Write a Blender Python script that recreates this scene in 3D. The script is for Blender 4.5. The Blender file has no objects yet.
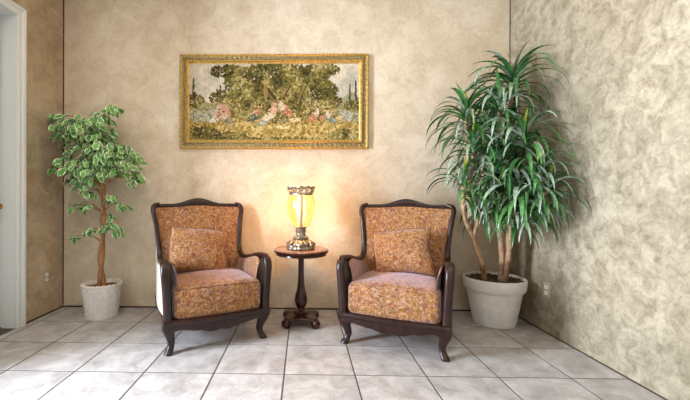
import bpy, math, random
import numpy as np
from mathutils import Vector, Matrix

# ------------------------------------------------------------------ camera, world, lights
S = bpy.context.scene
COL = S.collection
T = 0.42                                   # floor tile pitch (m)
F, YAW, PITCH, ROLL, CX, CY = 360.7431, .0210, -.0027, -.0039, 295.7406, 196.9074
H = 2.5246 * T                             # eye height
YW = 8.0421 * T                            # back wall
XL, XR = -5.4269 * T, 4.5342 * T           # side walls
YF, ZC = -2.6, 3.05                        # wall behind the camera, ceiling

RM = Matrix.Rotation(YAW, 3, 'Z') @ Matrix.Rotation(PITCH, 3, 'X') @ Matrix.Rotation(ROLL, 3, 'Y')
cam_d = bpy.data.cameras.new('camera')
cam_d.sensor_fit = 'HORIZONTAL'; cam_d.sensor_width = 36.0
cam_d.lens = F / 690 * 36
cam_d.shift_x = (345 - CX) / 690
cam_d.shift_y = (CY - 200) / 690
cam_d.clip_start = .05
cam = bpy.data.objects.new('camera', cam_d); COL.objects.link(cam)
r_, f_, u_ = RM.col[0], RM.col[1], RM.col[2]
cam.matrix_world = Matrix(((r_.x, u_.x, -f_.x, 0), (r_.y, u_.y, -f_.y, 0), (r_.z, u_.z, -f_.z, H), (0, 0, 0, 1)))
S.camera = cam

S.view_settings.view_transform = 'Standard'
S.view_settings.look = 'None'
S.view_settings.gamma = 1
S.view_settings.use_curve_mapping = False
S.view_settings.exposure = -0.38

W = bpy.data.worlds.new('world'); S.world = W; W.use_nodes = True
W.node_tree.nodes['Background'].inputs[0].default_value = (.72, .84, 1, 1)
W.node_tree.nodes['Background'].inputs[1].default_value = 1.2

def area(name, loc, rot, sx, sy, power, color, spread=180):
    d = bpy.data.lights.new(name, 'AREA'); d.shape = 'RECTANGLE'; d.size = sx; d.size_y = sy
    d.energy = power; d.color = color; d.spread = math.radians(spread)
    o = bpy.data.objects.new(name, d); COL.objects.link(o); o.location = loc; o.rotation_euler = rot
    return o
# daylight through unseen added windows: left side (x < XL) and behind the camera
area('daylight_window', (XL - .85, 1.12, 1.50), (0, math.radians(-90), 0), 1.9, 1.1, 900, (.74, .83, 1.0))
area('front_fill_daylight', (-.2, YF - .3, 1.6), (math.radians(90), 0, 0), 3.0, 2.0, 30, (.88, .90, 1.0))
CEIL_FILLS = [(-1.2, 1.9), (.9, 1.9), (-1.2, -.6), (.9, -.6)]
for lx, ly in CEIL_FILLS:
    area('ceiling_lamp_light', (lx, ly, ZC - .03), (0, 0, 0), .30, .30, 8, (1.0, .76, .50))  # added warm fill from unseen ceiling lamps

# ------------------------------------------------------------------ helpers
def lin(c):
    return tuple(((v / 255 + .055) / 1.055) ** 2.4 if v > 10 else v / 255 / 12.92 for v in c) + (1.0,)

def px_ray(x, y):
    return RM @ Vector(((x - CX) / F, 1, -(y - CY) / F))
def at(x, y, Y):
    """point on the plane world-y = Y seen at a photo pixel"""
    d = px_ray(x, y); k = Y / d.y
    return Vector((d.x * k, Y, H + d.z * k))

class MB:
    def __init__(s): s.v = []; s.f = []; s.m = []
    def add(s, vs, fs, mi=0):
        n = len(s.v); s.v += [tuple(p) for p in vs]
        s.f += [tuple(i + n for i in f) for f in fs]; s.m += [mi] * len(fs)
        return s
    def box(s, x0, x1, y0, y1, z0, z1, mi=0):
        vs = [(x, y, z) for z in (z0, z1) for y in (y0, y1) for x in (x0, x1)]
        return s.add(vs, [(0, 2, 3, 1), (4, 5, 7, 6), (0, 1, 5, 4), (2, 6, 7, 3), (0, 4, 6, 2), (1, 3, 7, 5)], mi)
    def cbox(s, x0, x1, y0, y1, z0, z1, c=.004, mi=0):
        """box with chamfered edges"""
        return s.rbox((x0, y0, z0), (x1, y1, z1), c, (0, .35, 1), 0, mi=mi)
    def rbox(s, lo, hi, r, corner=(0, .08, .3, .62, 1), n=6, deform=None, mi=0):
        h = [(b - a) / 2 for a, b in zip(lo, hi)]; c = [(b + a) / 2 for a, b in zip(lo, hi)]
        ax = []
        for k in range(3):
            e = [-h[k] + r * t for t in corner]
            mid = [(-h[k] + r) + (2 * h[k] - 2 * r) * (i + 1) / (n + 1) for i in range(n)]
            a = e + mid + [-t for t in reversed(e)]
            ax.append(a)
        idx = {}; vs = []; fs = []
        def vid(p):
            key = tuple(round(t, 6) for t in p)
            if key not in idx:
                q = [max(-h[k] + r, min(h[k] - r, p[k])) for k in range(3)]
                d = Vector([p[k] - q[k] for k in range(3)])
                w = Vector(q) + (d.normalized() * r if d.length > 1e-9 else d)
                w = Vector([w[k] + c[k] for k in range(3)])
                if deform: w = Vector(deform(w))
                idx[key] = len(vs); vs.append(w)
            return idx[key]
        for k in range(3):
            i, j = [(1, 2), (2, 0), (0, 1)][k]
            for sg in (-1, 1):
                A, B = ax[i], ax[j]
                for a in range(len(A) - 1):
                    for b in range(len(B) - 1):
                        quad = []
                        for (p, q) in ((a, b), (a + 1, b), (a + 1, b + 1), (a, b + 1)):
                            P = [0, 0, 0]; P[k] = sg * h[k]; P[i] = A[p]; P[j] = B[q]
                            quad.append(vid(P))
                        fs.append(tuple(quad) if sg > 0 else tuple(reversed(quad)))
        return s.add(vs, fs, mi)
    def lathe(s, prof, seg=32, c=(0, 0, 0), fn=None, mi=0, cap0=True, cap1=True):
        vs = []; fs = []; n = len(prof)
        for i, (r, z) in enumerate(prof):
            for k in range(seg):
                a = 2 * math.pi * k / seg
                rr, zz = (fn(r, z, a, i, k) if fn else (r, z))
                vs.append((c[0] + rr * math.cos(a), c[1] + rr * math.sin(a), c[2] + zz))
        for i in range(n - 1):
            for k in range(seg):
                k2 = (k + 1) % seg
                fs.append((i * seg + k, i * seg + k2, (i + 1) * seg + k2, (i + 1) * seg + k))
        if cap0: fs.append(tuple(reversed(range(seg))))
        if cap1: fs.append(tuple((n - 1) * seg + k for k in range(seg)))
        return s.add(vs, fs, mi)
    def sweep(s, path, profs, hint=(0, 0, 1), closed=False, cap=True, mi=0):
        """profs: one list of (a,b) per path point or a single list; a along side, b along normal"""
        path = [Vector(p) for p in path]; n = len(path)
        if not isinstance(profs[0][0], (list, tuple)): profs = [profs] * n
        m = len(profs[0]); vs = []; fs = []
        hint = Vector(hint)
        for i, p in enumerate(path):
            a = path[i - 1] if (i > 0 or closed) else p
            b = path[(i + 1) % n] if (i < n - 1 or closed) else p
            t = (b - a).normalized()
            side = hint - t * hint.dot(t)
            if side.length < 1e-4: side = Vector((1, 0, 0)) - t * t.x
            side.normalize(); nor = t.cross(side)
            for (x, y) in profs[i]: vs.append(p + side * x + nor * y)
        for i in range(n if closed else n - 1):
            j = (i + 1) % n
            for k in range(m):
                k2 = (k + 1) % m
                fs.append((i * m + k, i * m + k2, j * m + k2, j * m + k))
        if cap and not closed:
            fs.append(tuple(reversed(range(m)))); fs.append(tuple((n - 1) * m + k for k in range(m)))
        return s.add(vs, fs, mi)
    def tube(s, path, rad, seg=10, hint=(.13, .21, .97), closed=False, mi=0):
        if not isinstance(rad, (list, tuple)): rad = [rad] * len(path)
        profs = [[(r * math.cos(2 * math.pi * k / seg), r * math.sin(2 * math.pi * k / seg)) for k in range(seg)] for r in rad]
        return s.sweep(path, profs, hint, closed, mi=mi)
    def build(s, name, mats, parent=None, smooth=True, auto=None):
        me = bpy.data.meshes.new(name); me.from_pydata(s.v, [], s.f)
        for m in (mats if isinstance(mats, (list, tuple)) else [mats]): me.materials.append(m)
        me.polygons.foreach_set('material_index', s.m)
        me.polygons.foreach_set('use_smooth', [smooth] * len(s.f))
        me.update()
        if auto is not None and smooth: me.set_sharp_from_angle(angle=math.radians(auto))
        return link(name, me, parent)

def link(name, me, parent=None):
    o = bpy.data.objects.new(name, me); COL.objects.link(o)
    if parent is not None: o.parent = parent
    return o
def thing(name, label, cat, loc=(0, 0, 0), rz=0, group=None):
    o = bpy.data.objects.new(name, None); COL.objects.link(o)
    o.empty_display_size = .1
    o.location = loc; o.rotation_euler = (0, 0, rz)
    tag(o, label, cat, group); return o
def tag(o, label, cat, group=None):
    o['label'] = label; o['category'] = cat
    if group: o['group'] = group
    return o
def struct(o, label=None):
    o['kind'] = 'structure'
    if label: o['label'] = label
    return o

def catmull(pts, per=6):
    P = [Vector(p) for p in pts]; out = []
    for i in range(len(P) - 1):
        a = P[i - 1] if i else P[0] * 2 - P[1]; b, c = P[i], P[i + 1]
        d = P[i + 2] if i + 2 < len(P) else P[-1] * 2 - P[-2]
        for k in range(per):
            t = k / per
            out.append(.5 * ((2 * b) + (c - a) * t + (2 * a - 5 * b + 4 * c - d) * t * t + (3 * b - a - 3 * c + d) * t ** 3))
    out.append(P[-1]); return out
def rr(w, h, r, n=3):
    out = []
    for cx, cy, a0 in ((w / 2 - r, h / 2 - r, 0), (-w / 2 + r, h / 2 - r, 90), (-w / 2 + r, -h / 2 + r, 180), (w / 2 - r, -h / 2 + r, 270)):
        for k in range(n + 1):
            a = math.radians(a0 + 90 * k / n); out.append((cx + r * math.cos(a), cy + r * math.sin(a)))
    return out
def interp(xs, ys, x): return float(np.interp(x, xs, ys))

# ------------------------------------------------------------------ materials
class NT:
    def __init__(s, name):
        s.m = bpy.data.materials.new(name); s.m.use_nodes = True
        s.t = s.m.node_tree; s.n = s.t.nodes; s.b = s.n['Principled BSDF']; s.co = None
    def coord(s, kind='Object', scale=(1, 1, 1), rot=(0, 0, 0)):
        c = s.n.new('ShaderNodeTexCoord'); mp = s.n.new('ShaderNodeMapping')
        mp.inputs['Scale'].default_value = scale; mp.inputs['Rotation'].default_value = rot
        s.t.links.new(c.outputs[kind], mp.inputs[0]); return mp.outputs[0]
    def noise(s, co, scale, detail=4, rough=.55, dist=0):
        n = s.n.new('ShaderNodeTexNoise'); n.inputs['Scale'].default_value = scale
        n.inputs['Detail'].default_value = detail; n.inputs['Roughness'].default_value = rough
        n.inputs['Distortion'].default_value = dist
        s.t.links.new(co, n.inputs['Vector']); return n.outputs[0]
    def voro(s, co, scale, feature='F1', out='Distance', rnd=1):
        n = s.n.new('ShaderNodeTexVoronoi'); n.feature = feature; n.inputs['Scale'].default_value = scale
        n.inputs['Randomness'].default_value = rnd
        s.t.links.new(co, n.inputs['Vector']); return n.outputs[out]
    def ramp(s, fac, stops, mode='LINEAR'):
        n = s.n.new('ShaderNodeValToRGB'); n.color_ramp.interpolation = mode; e = n.color_ramp.elements
        while len(e) > 1: e.remove(e[-1])
        e[0].position = stops[0][0]; e[0].color = stops[0][1]
        for p, c in stops[1:]:
            k = e.new(p); k.color = c
        s.t.links.new(fac, n.inputs[0]); return n.outputs[0]
    def mix(s, fac, a, b, mode='MIX'):
        n = s.n.new('ShaderNodeMix'); n.data_type = 'RGBA'; n.blend_type = mode
        for sock, v in ((n.inputs[0], fac), (n.inputs[6], a), (n.inputs[7], b)):
            if isinstance(v, (int, float, tuple)): sock.default_value = v
            else: s.t.links.new(v, sock)
        return n.outputs[2]
    def math(s, op, a, b=0.5):
        n = s.n.new('ShaderNodeMath'); n.operation = op
        for sock, v in ((n.inputs[0], a), (n.inputs[1], b)):
            if isinstance(v, (int, float)): sock.default_value = v
            else: s.t.links.new(v, sock)
        return n.outputs[0]
    def warp(s, co, scale, amt):
        n = s.n.new('ShaderNodeTexNoise'); n.inputs['Scale'].default_value = scale; n.inputs['Detail'].default_value = 2
        s.t.links.new(co, n.inputs['Vector'])
        v = s.n.new('ShaderNodeVectorMath'); v.operation = 'SUBTRACT'; s.t.links.new(n.outputs[1], v.inputs[0]); v.inputs[1].default_value = (.5, .5, .5)
        k = s.n.new('ShaderNodeVectorMath'); k.operation = 'SCALE'; s.t.links.new(v.outputs[0], k.inputs[0]); k.inputs['Scale'].default_value = amt
        a = s.n.new('ShaderNodeVectorMath'); a.operation = 'ADD'; s.t.links.new(co, a.inputs[0]); s.t.links.new(k.outputs[0], a.inputs[1])
        return a.outputs[0]
    def bump(s, hgt, strength=.3, dist=.01):
        n = s.n.new('ShaderNodeBump'); n.inputs['Strength'].default_value = strength; n.inputs['Distance'].default_value = dist
        s.t.links.new(hgt, n.inputs['Height']); s.t.links.new(n.outputs[0], s.b.inputs['Normal'])
    def set(s, col=None, rough=None, metal=None, spec=None, **kw):
        for key, v in (('Base Color', col), ('Roughness', rough), ('Metallic', metal), ('Specular IOR Level', spec), *kw.items()):
            if v is None: continue
            if isinstance(v, (int, float, tuple)): s.b.inputs[key].default_value = v
            else: s.t.links.new(v, s.b.inputs[key])
        return s.m

def plaster(name, base, light, dark, contrast, stroke=7.0, stain=None):
    """faux finished plaster: cloudy patches, trowel strokes and fine grain"""
    k = NT(name); co = k.coord('Object')
    big = k.noise(k.warp(co, 1.1, .5), 1.5, 4, .6)
    st = k.noise(k.warp(co, 7, .10), stroke, 8, .74, .5)
    fine = k.noise(co, 55, 5, .7)
    c = k.mix(k.ramp(big, [(.36, (0, 0, 0, 1)), (.66, (1, 1, 1, 1))]), base, light)
    sm = k.ramp(st, [(.34, (1, 1, 1, 1)), (.58, (0, 0, 0, 1))])
    c = k.mix(k.math('MULTIPLY', sm, contrast), c, dark)
    big2 = k.noise(k.warp(co, 1.7, .7), .9, 5, .65)
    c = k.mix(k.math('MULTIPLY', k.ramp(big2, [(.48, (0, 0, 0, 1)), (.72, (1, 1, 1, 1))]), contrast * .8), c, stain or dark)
    c = k.mix(.32, c, k.ramp(fine, [(.3, (.25, .22, .18, 1)), (.7, (1, .96, .88, 1))]), 'SOFT_LIGHT')
    k.set(c, .62, 0, .3)
    k.bump(k.math('ADD', k.math('MULTIPLY', st, .8), k.math('MULTIPLY', fine, .25)), .35, .008)
    return k.m

M = {}
M['wall_back'] = plaster('plaster_back', lin((211, 195, 168)), lin((225, 212, 189)), lin((166, 140, 108)), .42, 6)
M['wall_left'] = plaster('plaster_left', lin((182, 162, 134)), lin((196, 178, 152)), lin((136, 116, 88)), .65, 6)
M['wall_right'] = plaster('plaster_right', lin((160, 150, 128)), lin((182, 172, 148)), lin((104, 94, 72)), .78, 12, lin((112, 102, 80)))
def plain(name, col, rough=.5, metal=0, spec=.5, **kw): return NT(name).set(lin(col), rough, metal, spec, **kw)
M['ceiling'] = plain('ceiling_paint', (232, 226, 214), .8)
M['grout'] = plain('grout', (84, 76, 68), .9)
M['gap'] = plain('dark_joint', (58, 42, 28), .9)
M['white_paint'] = plain('white_gloss_paint', (214, 217, 214), .4)
M['brass'] = plain('brass', (190, 140, 60), .25, 1)
M['plastic'] = plain('white_plastic', (236, 234, 228), .35)
M['plate'] = plain('painted_plate', (178, 164, 134), .5)
M['slot'] = plain('slot', (40, 36, 32), .8)
g = NT('window_glass'); tr = g.n.new('ShaderNodeBsdfTransparent'); gl = g.n.new('ShaderNodeBsdfGlossy'); gl.inputs['Roughness'].default_value = .02
mx = g.n.new('ShaderNodeMixShader'); mx.inputs[0].default_value = .06
g.t.links.new(tr.outputs[0], mx.inputs[1]); g.t.links.new(gl.outputs[0], mx.inputs[2]); g.t.links.new(mx.outputs[0], g.n['Material Output'].inputs[0])
M['glass'] = g.m

def tile_mat():
    k = NT('stone_tile'); co = k.coord('Object', (1, 1, 1))
    info = k.n.new('ShaderNodeObjectInfo')
    ad = k.n.new('ShaderNodeVectorMath'); ad.operation = 'ADD'
    cm = k.n.new('ShaderNodeCombineXYZ')
    k.t.links.new(k.math('MULTIPLY', info.outputs['Random'], 37.0), cm.inputs[0]); k.t.links.new(k.math('MULTIPLY', info.outputs['Random'], 11.0), cm.inputs[1])
    k.t.links.new(co, ad.inputs[0]); k.t.links.new(cm.outputs[0], ad.inputs[1])
    co = ad.outputs[0]
    n1 = k.noise(k.warp(co, 5, .12), 7, 6, .65, .6); n2 = k.noise(co, 40, 4, .6)
    c = k.ramp(n1, [(.28, lin((142, 136, 131))), (.5, lin((175, 170, 165))), (.72, lin((202, 198, 194)))])
    c = k.mix(.22, c, k.ramp(n2, [(.3, (.4, .38, .35, 1)), (.7, (1, 1, 1, 1))]), 'SOFT_LIGHT')
    tint = k.ramp(info.outputs['Random'], [(0, (.93, .93, .93, 1)), (1, (1.0, 1.0, 1.0, 1))])
    c = k.mix(1.0, c, tint, 'MULTIPLY')
    k.set(c, k.math('ADD', k.math('MULTIPLY', n1, .25), .3), 0, .4)
    k.bump(n1, .12, .004); return k.m
M['tile'] = tile_mat()

def wood_mat(name, a, b, rough=.28):
    k = NT(name); co = k.coord('Object', (1, 1, .25))
    n = k.noise(co, 26, 5, .6, .8)
    c = k.ramp(n, [(.3, a), (.7, b)])
    k.set(c, rough, 0, .4, **{'Coat Weight': .08, 'Coat Roughness': .15}); k.bump(n, .05, .002); return k.m
M['wood'] = wood_mat('dark_mahogany', lin((24, 12, 10)), lin((50, 25, 18)), .28)
M['wood_table'] = wood_mat('red_mahogany', lin((34, 16, 11)), lin((64, 30, 20)), .2)

def brocade(name, shift=0.0):
    k = NT(name); co = k.warp(k.coord('Object'), 9, .035)
    co2 = k.warp(k.coord('Object'), 26, .03)
    big = k.noise(co, 7, 3, .6)
    v1 = k.voro(co, 15); v2 = k.voro(co2, 42); n3 = k.noise(co2, 60, 4, .7)
    base = k.ramp(big, [(.32, lin((122, 74, 30))), (.5, lin((154, 102, 44))), (.68, lin((134, 84, 42)))])
    cn = k.noise(co, 9, 2, .5, 1.1)
    sw = k.math('SINE', k.math('MULTIPLY', cn, 60))
    c = k.mix(k.ramp(sw, [(.30, (0, 0, 0, 1)), (.85, (.55, .55, .55, 1))]), base, lin((184, 150, 114)))
    c = k.mix(k.ramp(v1, [(.17, (.85, .85, .85, 1)), (.34, (0, 0, 0, 1))]), c, lin((128, 62, 46)))
    c = k.mix(k.ramp(v2, [(.16, (.6, .6, .6, 1)), (.36, (0, 0, 0, 1))]), c, lin((146, 106, 116)))
    c = k.mix(k.ramp(n3, [(.53, (0, 0, 0, 1)), (.62, (.75, .75, .75, 1))]), c, lin((78, 60, 30)))
    c = k.mix(k.ramp(n3, [(.34, (.55, .55, .55, 1)), (.45, (0, 0, 0, 1))]), c, lin((206, 182, 160)))
    k.set(c, .72, 0, .25, **{'Sheen Weight': .6, 'Sheen Roughness': .4, 'Sheen Tint': (.92, .84, 1.0, 1.0)})
    k.bump(k.math('ADD', sw, n3), .25, .002); return k.m
M['fabric'] = brocade('brocade')
M['cord_trim'] = plain('dark_cord_trim', (96, 58, 34), .7)
k = NT('cream_cloth'); n = k.noise(k.coord('Object'), 120, 3, .6)
M['cream_cloth'] = k.set(k.ramp(n, [(.35, lin((186, 174, 158))), (.65, lin((214, 204, 190)))]), .8, 0, .2); k.bump(n, .3, .002)

def gold_mat(name, a, b, rough=.35, metal=.75, scale=60):
    k = NT(name); co = k.coord('Object')
    n = k.noise(co, scale, 4, .6)
    k.set(k.ramp(n, [(.35, a), (.65, b)]), rough, metal); k.bump(n, .3, .003); return k.m
M['gold'] = gold_mat('gilt', lin((178, 138, 62)), lin((232, 200, 122)), .42)
M['gold_dark'] = gold_mat('antique_gilt', lin((92, 80, 52)), lin((176, 156, 106)), .5, .5, 75)
M['bronze'] = gold_mat('antique_silver', lin((104, 88, 72)), lin((206, 192, 170)), .32, .8, 90)

# ------------------------------------------------------------------ the room
floor = struct(MB().box(XL - .2, XR + .15, YF - .15, YW + .15, -.12, -.0015).build('floor', M['grout'], smooth=False), 'grey stone tile floor')
tile_cache = {}
def tile_mesh(w, d):
    key = (round(w, 3), round(d, 3))
    if key not in tile_cache:
        mb = MB(); c = .0012
        x, y = w / 2, d / 2
        vs = [(-x, -y, -.01), (x, -y, -.01), (x, y, -.01), (-x, y, -.01), (-x, -y, -c), (x, -y, -c), (x, y, -c), (-x, y, -c),
              (-x + c, -y + c, 0), (x - c, -y + c, 0), (x - c, y - c, 0), (-x + c, y - c, 0)]
        fs = [(3, 2, 1, 0)] + [(i, (i + 1) % 4, 4 + (i + 1) % 4, 4 + i) for i in range(4)] + [(4 + i, 4 + (i + 1) % 4, 8 + (i + 1) % 4, 8 + i) for i in range(4)] + [(8, 9, 10, 11)]
        mb.add(vs, fs)
        me = bpy.data.meshes.new('tile'); me.from_pydata(mb.v, [], mb.f); me.materials.append(M['tile'])
        tile_cache[key] = me
    return tile_cache[key]
G = .0048
for i in range(-4, 10):
    for j in range(-12, 5):
        x0, x1 = (i - 3.2602) * T + G, (i + 1 - 3.2602) * T - G
        y0, y1 = (5.0991 + j) * T + G, (6.0991 + j) * T - G
        x0, x1, y0, y1 = max(x0, XL + .004), min(x1, XR - .004), max(y0, YF + .004), min(y1, YW - .004)
        if x1 - x0 < .02 or y1 - y0 < .02: continue
        o = link('tile', tile_mesh(x1 - x0, y1 - y0), floor)
        o.location = ((x0 + x1) / 2, (y0 + y1) / 2, 0)

struct(MB().box(XL - .2, XR + .15, YW, YW + .15, 0, ZC).build('wall_back', M['wall_back'], smooth=False), 'beige faux finished plaster wall behind the armchairs')
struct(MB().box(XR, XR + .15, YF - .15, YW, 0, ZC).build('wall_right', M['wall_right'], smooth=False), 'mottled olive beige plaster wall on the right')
struct(MB().box(XL - .2, XR + .15, YF - .15, YW + .15, ZC, ZC + .12).build('ceiling', M['ceiling'], smooth=False), 'pale ceiling')
# left wall with door and window openings
DY0, DY1, DZ = 1.90, 2.815, 2.49
WY0, WY1, WZ0, WZ1 = .58, 1.72, .30, 2.5
wl = MB(); a, b = XL - .2, XL
wl.box(a, b, DY1, YW, 0, ZC); wl.box(a, b, DY0, DY1, DZ, ZC); wl.box(a, b, WY1, DY0, 0, ZC)
wl.box(a, b, WY0, WY1, 0, WZ0); wl.box(a, b, WY0, WY1, WZ1, ZC); wl.box(a, b, YF - .15, WY0, 0, ZC)
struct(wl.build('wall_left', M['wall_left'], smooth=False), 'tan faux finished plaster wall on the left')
# front wall (behind the camera) with an added, unseen window
FX0, FX1, FZ0, FZ1 = -1.7, 1.3, .6, 2.5
wf = MB(); a, b = YF - .15, YF
wf.box(XL, FX0, a, b, 0, ZC); wf.box(FX1, XR, a, b, 0, ZC); wf.box(FX0, FX1, a, b, 0, FZ0); wf.box(FX0, FX1, a, b, FZ1, ZC)
struct(wf.build('wall_front', M['wall_back'], smooth=False))

def window(name, axis, p, a0, a1, z0, z1, nm):
    e = bpy.data.objects.new(name, None); COL.objects.link(e); struct(e, 'unseen tall white framed window added to match the daylight')  # both windows are out of view, added to match the daylight
    def bx(mb, u0, u1, d0, d1, w0, w1):
        if axis == 'x': mb.box(p + d0, p + d1, u0, u1, w0, w1)
        else: mb.box(u0, u1, p + d0, p + d1, w0, w1)
        return mb
    fr = MB(); bx(fr, a0, a0 + .06, -.12, -.05, z0, z1); bx(fr, a1 - .06, a1, -.12, -.05, z0, z1); bx(fr, a0, a1, -.12, -.05, z0, z0 + .06); bx(fr, a0, a1, -.12, -.05, z1 - .06, z1)
    fr.build('window_frame', M['white_paint'], e, False)
    for k in range(1, nm):
        c = a0 + (a1 - a0) * k / nm
        bx(MB(), c - .025, c + .025, -.11, -.06, z0 + .06, z1 - .06).build('mullion', M['white_paint'], e, False)
    for k in range(nm):
        c0 = a0 + (a1 - a0) * k / nm + .026; c1 = a0 + (a1 - a0) * (k + 1) / nm - .026
        bx(MB(), c0, c1, -.09, -.084, z0 + .06, z1 - .06).build('pane', M['glass'], e, False)
window('window_1', 'x', XL, WY0, WY1, WZ0, WZ1, 2)
window('window_2', 'y', YF, FX0, FX1, FZ0, FZ1, 4)

# door with its casing
door = bpy.data.objects.new('door_1', None); COL.objects.link(door); struct(door, 'white painted door with moulded casing')
CW = .068
cas = MB()
prof = [(0, 0), (0, .012), (.010, .018), (.036, .018), (.042, .026), (.058, .030), (CW, .030), (CW, 0)]   # (away from opening, proud of the wall)
for side in (0, 1):
    y = DY1 if side == 0 else DY0; sg = 1 if side == 0 else -1
    vs = []; n = len(prof)
    for end in (0, 1):
        for (q, d) in prof: vs.append((XL + d, y + sg * q, 0 if end == 0 else DZ + q))
    fs = [(k, (k + 1) % n, n + (k + 1) % n, n + k) for k in range(n)] + [tuple(range(n)), tuple(range(n, 2 * n))]
    cas.add(vs, fs)
vs = []; n = len(prof)
for end, y, sg in ((0, DY0, -1), (1, DY1, 1)):
    for (q, d) in prof: vs.append((XL + d, y + sg * q, DZ + q))
cas.add(vs, [(k, (k + 1) % n, n + (k + 1) % n, n + k) for k in range(n)])
cas.build('door_casing', M['white_paint'], door, False)
jb = MB(); jt = .004
jb.box(XL - .2, XL, DY1 - jt, DY1, 0, DZ); jb.box(XL - .2, XL, DY0, DY0 + jt, 0, DZ); jb.box(XL - .2, XL, DY0, DY1, DZ - jt, DZ)
jb.build('jamb', M['white_paint'], door, False)
lf = MB(); x0, x1 = XL - .165, XL - .122; y0, y1 = DY0 + .012, DY1 - .020; z0, z1 = .012, DZ - .012
lf.cbox(x0, x1, y0, y1, z0, z1)
leaf = lf.build('door_leaf', M['white_paint'], door, False)
ym = (y0 + y1) / 2
for py0, py1 in ((y0 + .11, ym - .05), (ym + .05, y1 - .11)):
    for pz0, pz1 in ((.22, .85), (1.05, z1 - .14)):
        p_ = MB(); p_.rbox((x1 - .002, py0, pz0), (x1 + .008, py1, pz1), .004, (0, .4, 1), 1); p_.build('door_panel', M['white_paint'], leaf)
kn = MB()
kn.sweep([(x1, y1 - .05, .97), (x1 + .008, y1 - .05, .97)], [(.03 * math.cos(k * math.pi / 8), .03 * math.sin(k * math.pi / 8)) for k in range(16)])
kn.tube([(x1, y1 - .05, .97), (x1 + .02, y1 - .05, .97), (x1 + .03, y1 - .05, .97), (x1 + .045, y1 - .05, .97), (x1 + .058, y1 - .05, .97), (x1 + .064, y1 - .05, .97)], [.012, .012, .022, .028, .022, .008], 14)
kn.build('door_knob', M['brass'], leaf)
struct(MB().box(x0 - .02, x1 + .01, DY0, DY1, 0.0, .01).build('door_sill', M['grout'], None, False))['label'] = 'grey door sill'
bpy.data.objects['door_sill'].parent = door
mb = MB(); mb.box(x0, x1 - .012, y1, DY1 - jt, 0.011, DZ - jt); mb.build('weather_strip', M['gap'], door, False)

# dark joints in the corners and along the floor; painted skirting on the right
struct(MB().box(XL, XL + .007, YW - .007, YW, .02, ZC).build('trim_1', M['gap'], smooth=False), 'thin dark joint in the left corner')
struct(MB().box(XR - .006, XR, YW - .006, YW, .02, ZC).build('trim_2', M['gap'], smooth=False), 'thin dark joint in the right corner')
struct(MB().box(XL, XR, YW - .007, YW, 0, .012).build('baseboard_back', M['gap'], smooth=False), 'thin dark joint along the back wall')
struct(MB().box(XL, XL + .008, DY1 + CW, YW - .01, 0, .011).build('baseboard_left', M['gap'], smooth=False), 'thin dark joint along the left wall')
bb = MB(); vs = []
for y in (YF, YW - .009):
    vs += [(XR, y, .008), (XR - .004, y, .008), (XR - .004, y, .108), (XR, y, .112)]
bb.add(vs, [(0, 1, 5, 4), (1, 2, 6, 5), (2, 3, 7, 6), (0, 3, 2, 1), (4, 5, 6, 7)])
struct(bb.build('baseboard_right', M['wall_right'], smooth=False), 'low skirting painted like the right wall')
struct(MB().box(XR - .007, XR, YF, YW - .009, 0, .008).build('trim_3', M['gap'], smooth=False), 'dark joint at the foot of the right wall')

# ceiling lamps added for warm fill, unseen above the frame
M['fill_glow'] = NT('fill_lamp_glow').set(lin((255, 240, 215)), .5, **{'Emission Color': lin((255, 220, 170)), 'Emission Strength': 3.0})
for k, (lx, ly) in enumerate(CEIL_FILLS):
    t = thing('ceiling_lamp', ['added ceiling fill lamp near the left armchair', 'added ceiling fill lamp near the right armchair', 'added ceiling fill lamp at the front left', 'added ceiling fill lamp at the front right'][k], 'fill lamp', (lx, ly, ZC), 0, 'added ceiling fill lamps')
    q = MB(); q.box(-.2, .2, -.2, -.165, -.015, 0); q.box(-.2, .2, .165, .2, -.015, 0); q.box(-.2, -.165, -.165, .165, -.015, 0); q.box(.165, .2, -.165, .165, -.015, 0)
    q.build('fill_lamp_frame', M['white_paint'], t, False)
    MB().box(-.165, .165, -.165, .165, -.008, 0).build('diffuser', M['fill_glow'], t, False)

# wall sockets
def outlet(x, y, z, sg, label):
    t = thing('wall_outlet', label, 'outlet', (x, y, z), 0, 'wall outlets')
    q = MB(); q.rbox((-.006 if sg > 0 else -.001, -.036, -.06), (.001 if sg > 0 else .006, .036, .06), .003, (0, .4, 1), 1); q.build('cover_plate', M['plate'], t)
    for dz in (-.022, .022):
        s_ = MB(); pr = [(.017 * math.cos(k * math.pi / 10), max(-.0145, min(.0145, .017 * math.sin(k * math.pi / 10)))) for k in range(20)]
        s_.sweep([(0, 0, dz), (-sg * .011, 0, dz)], pr, (0, 1, 0))
        so = s_.build('socket', M['plastic'], t, True, 30)
        h_ = MB()
        for dy in (-.006, .006): h_.box(min(-sg * .0112, -sg * .0118), max(-sg * .0112, -sg * .0118), dy - .0012, dy + .0012, dz - .003, dz + .006)
        h_.build('slot', M['slot'], so, False)
outlet(XL, 3.151, .333, -1, 'small white duplex outlet low on the left wall near the wicker basket')
outlet(XR, 2.854, .334, 1, 'small white duplex outlet low on the right wall by the big plant')

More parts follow.
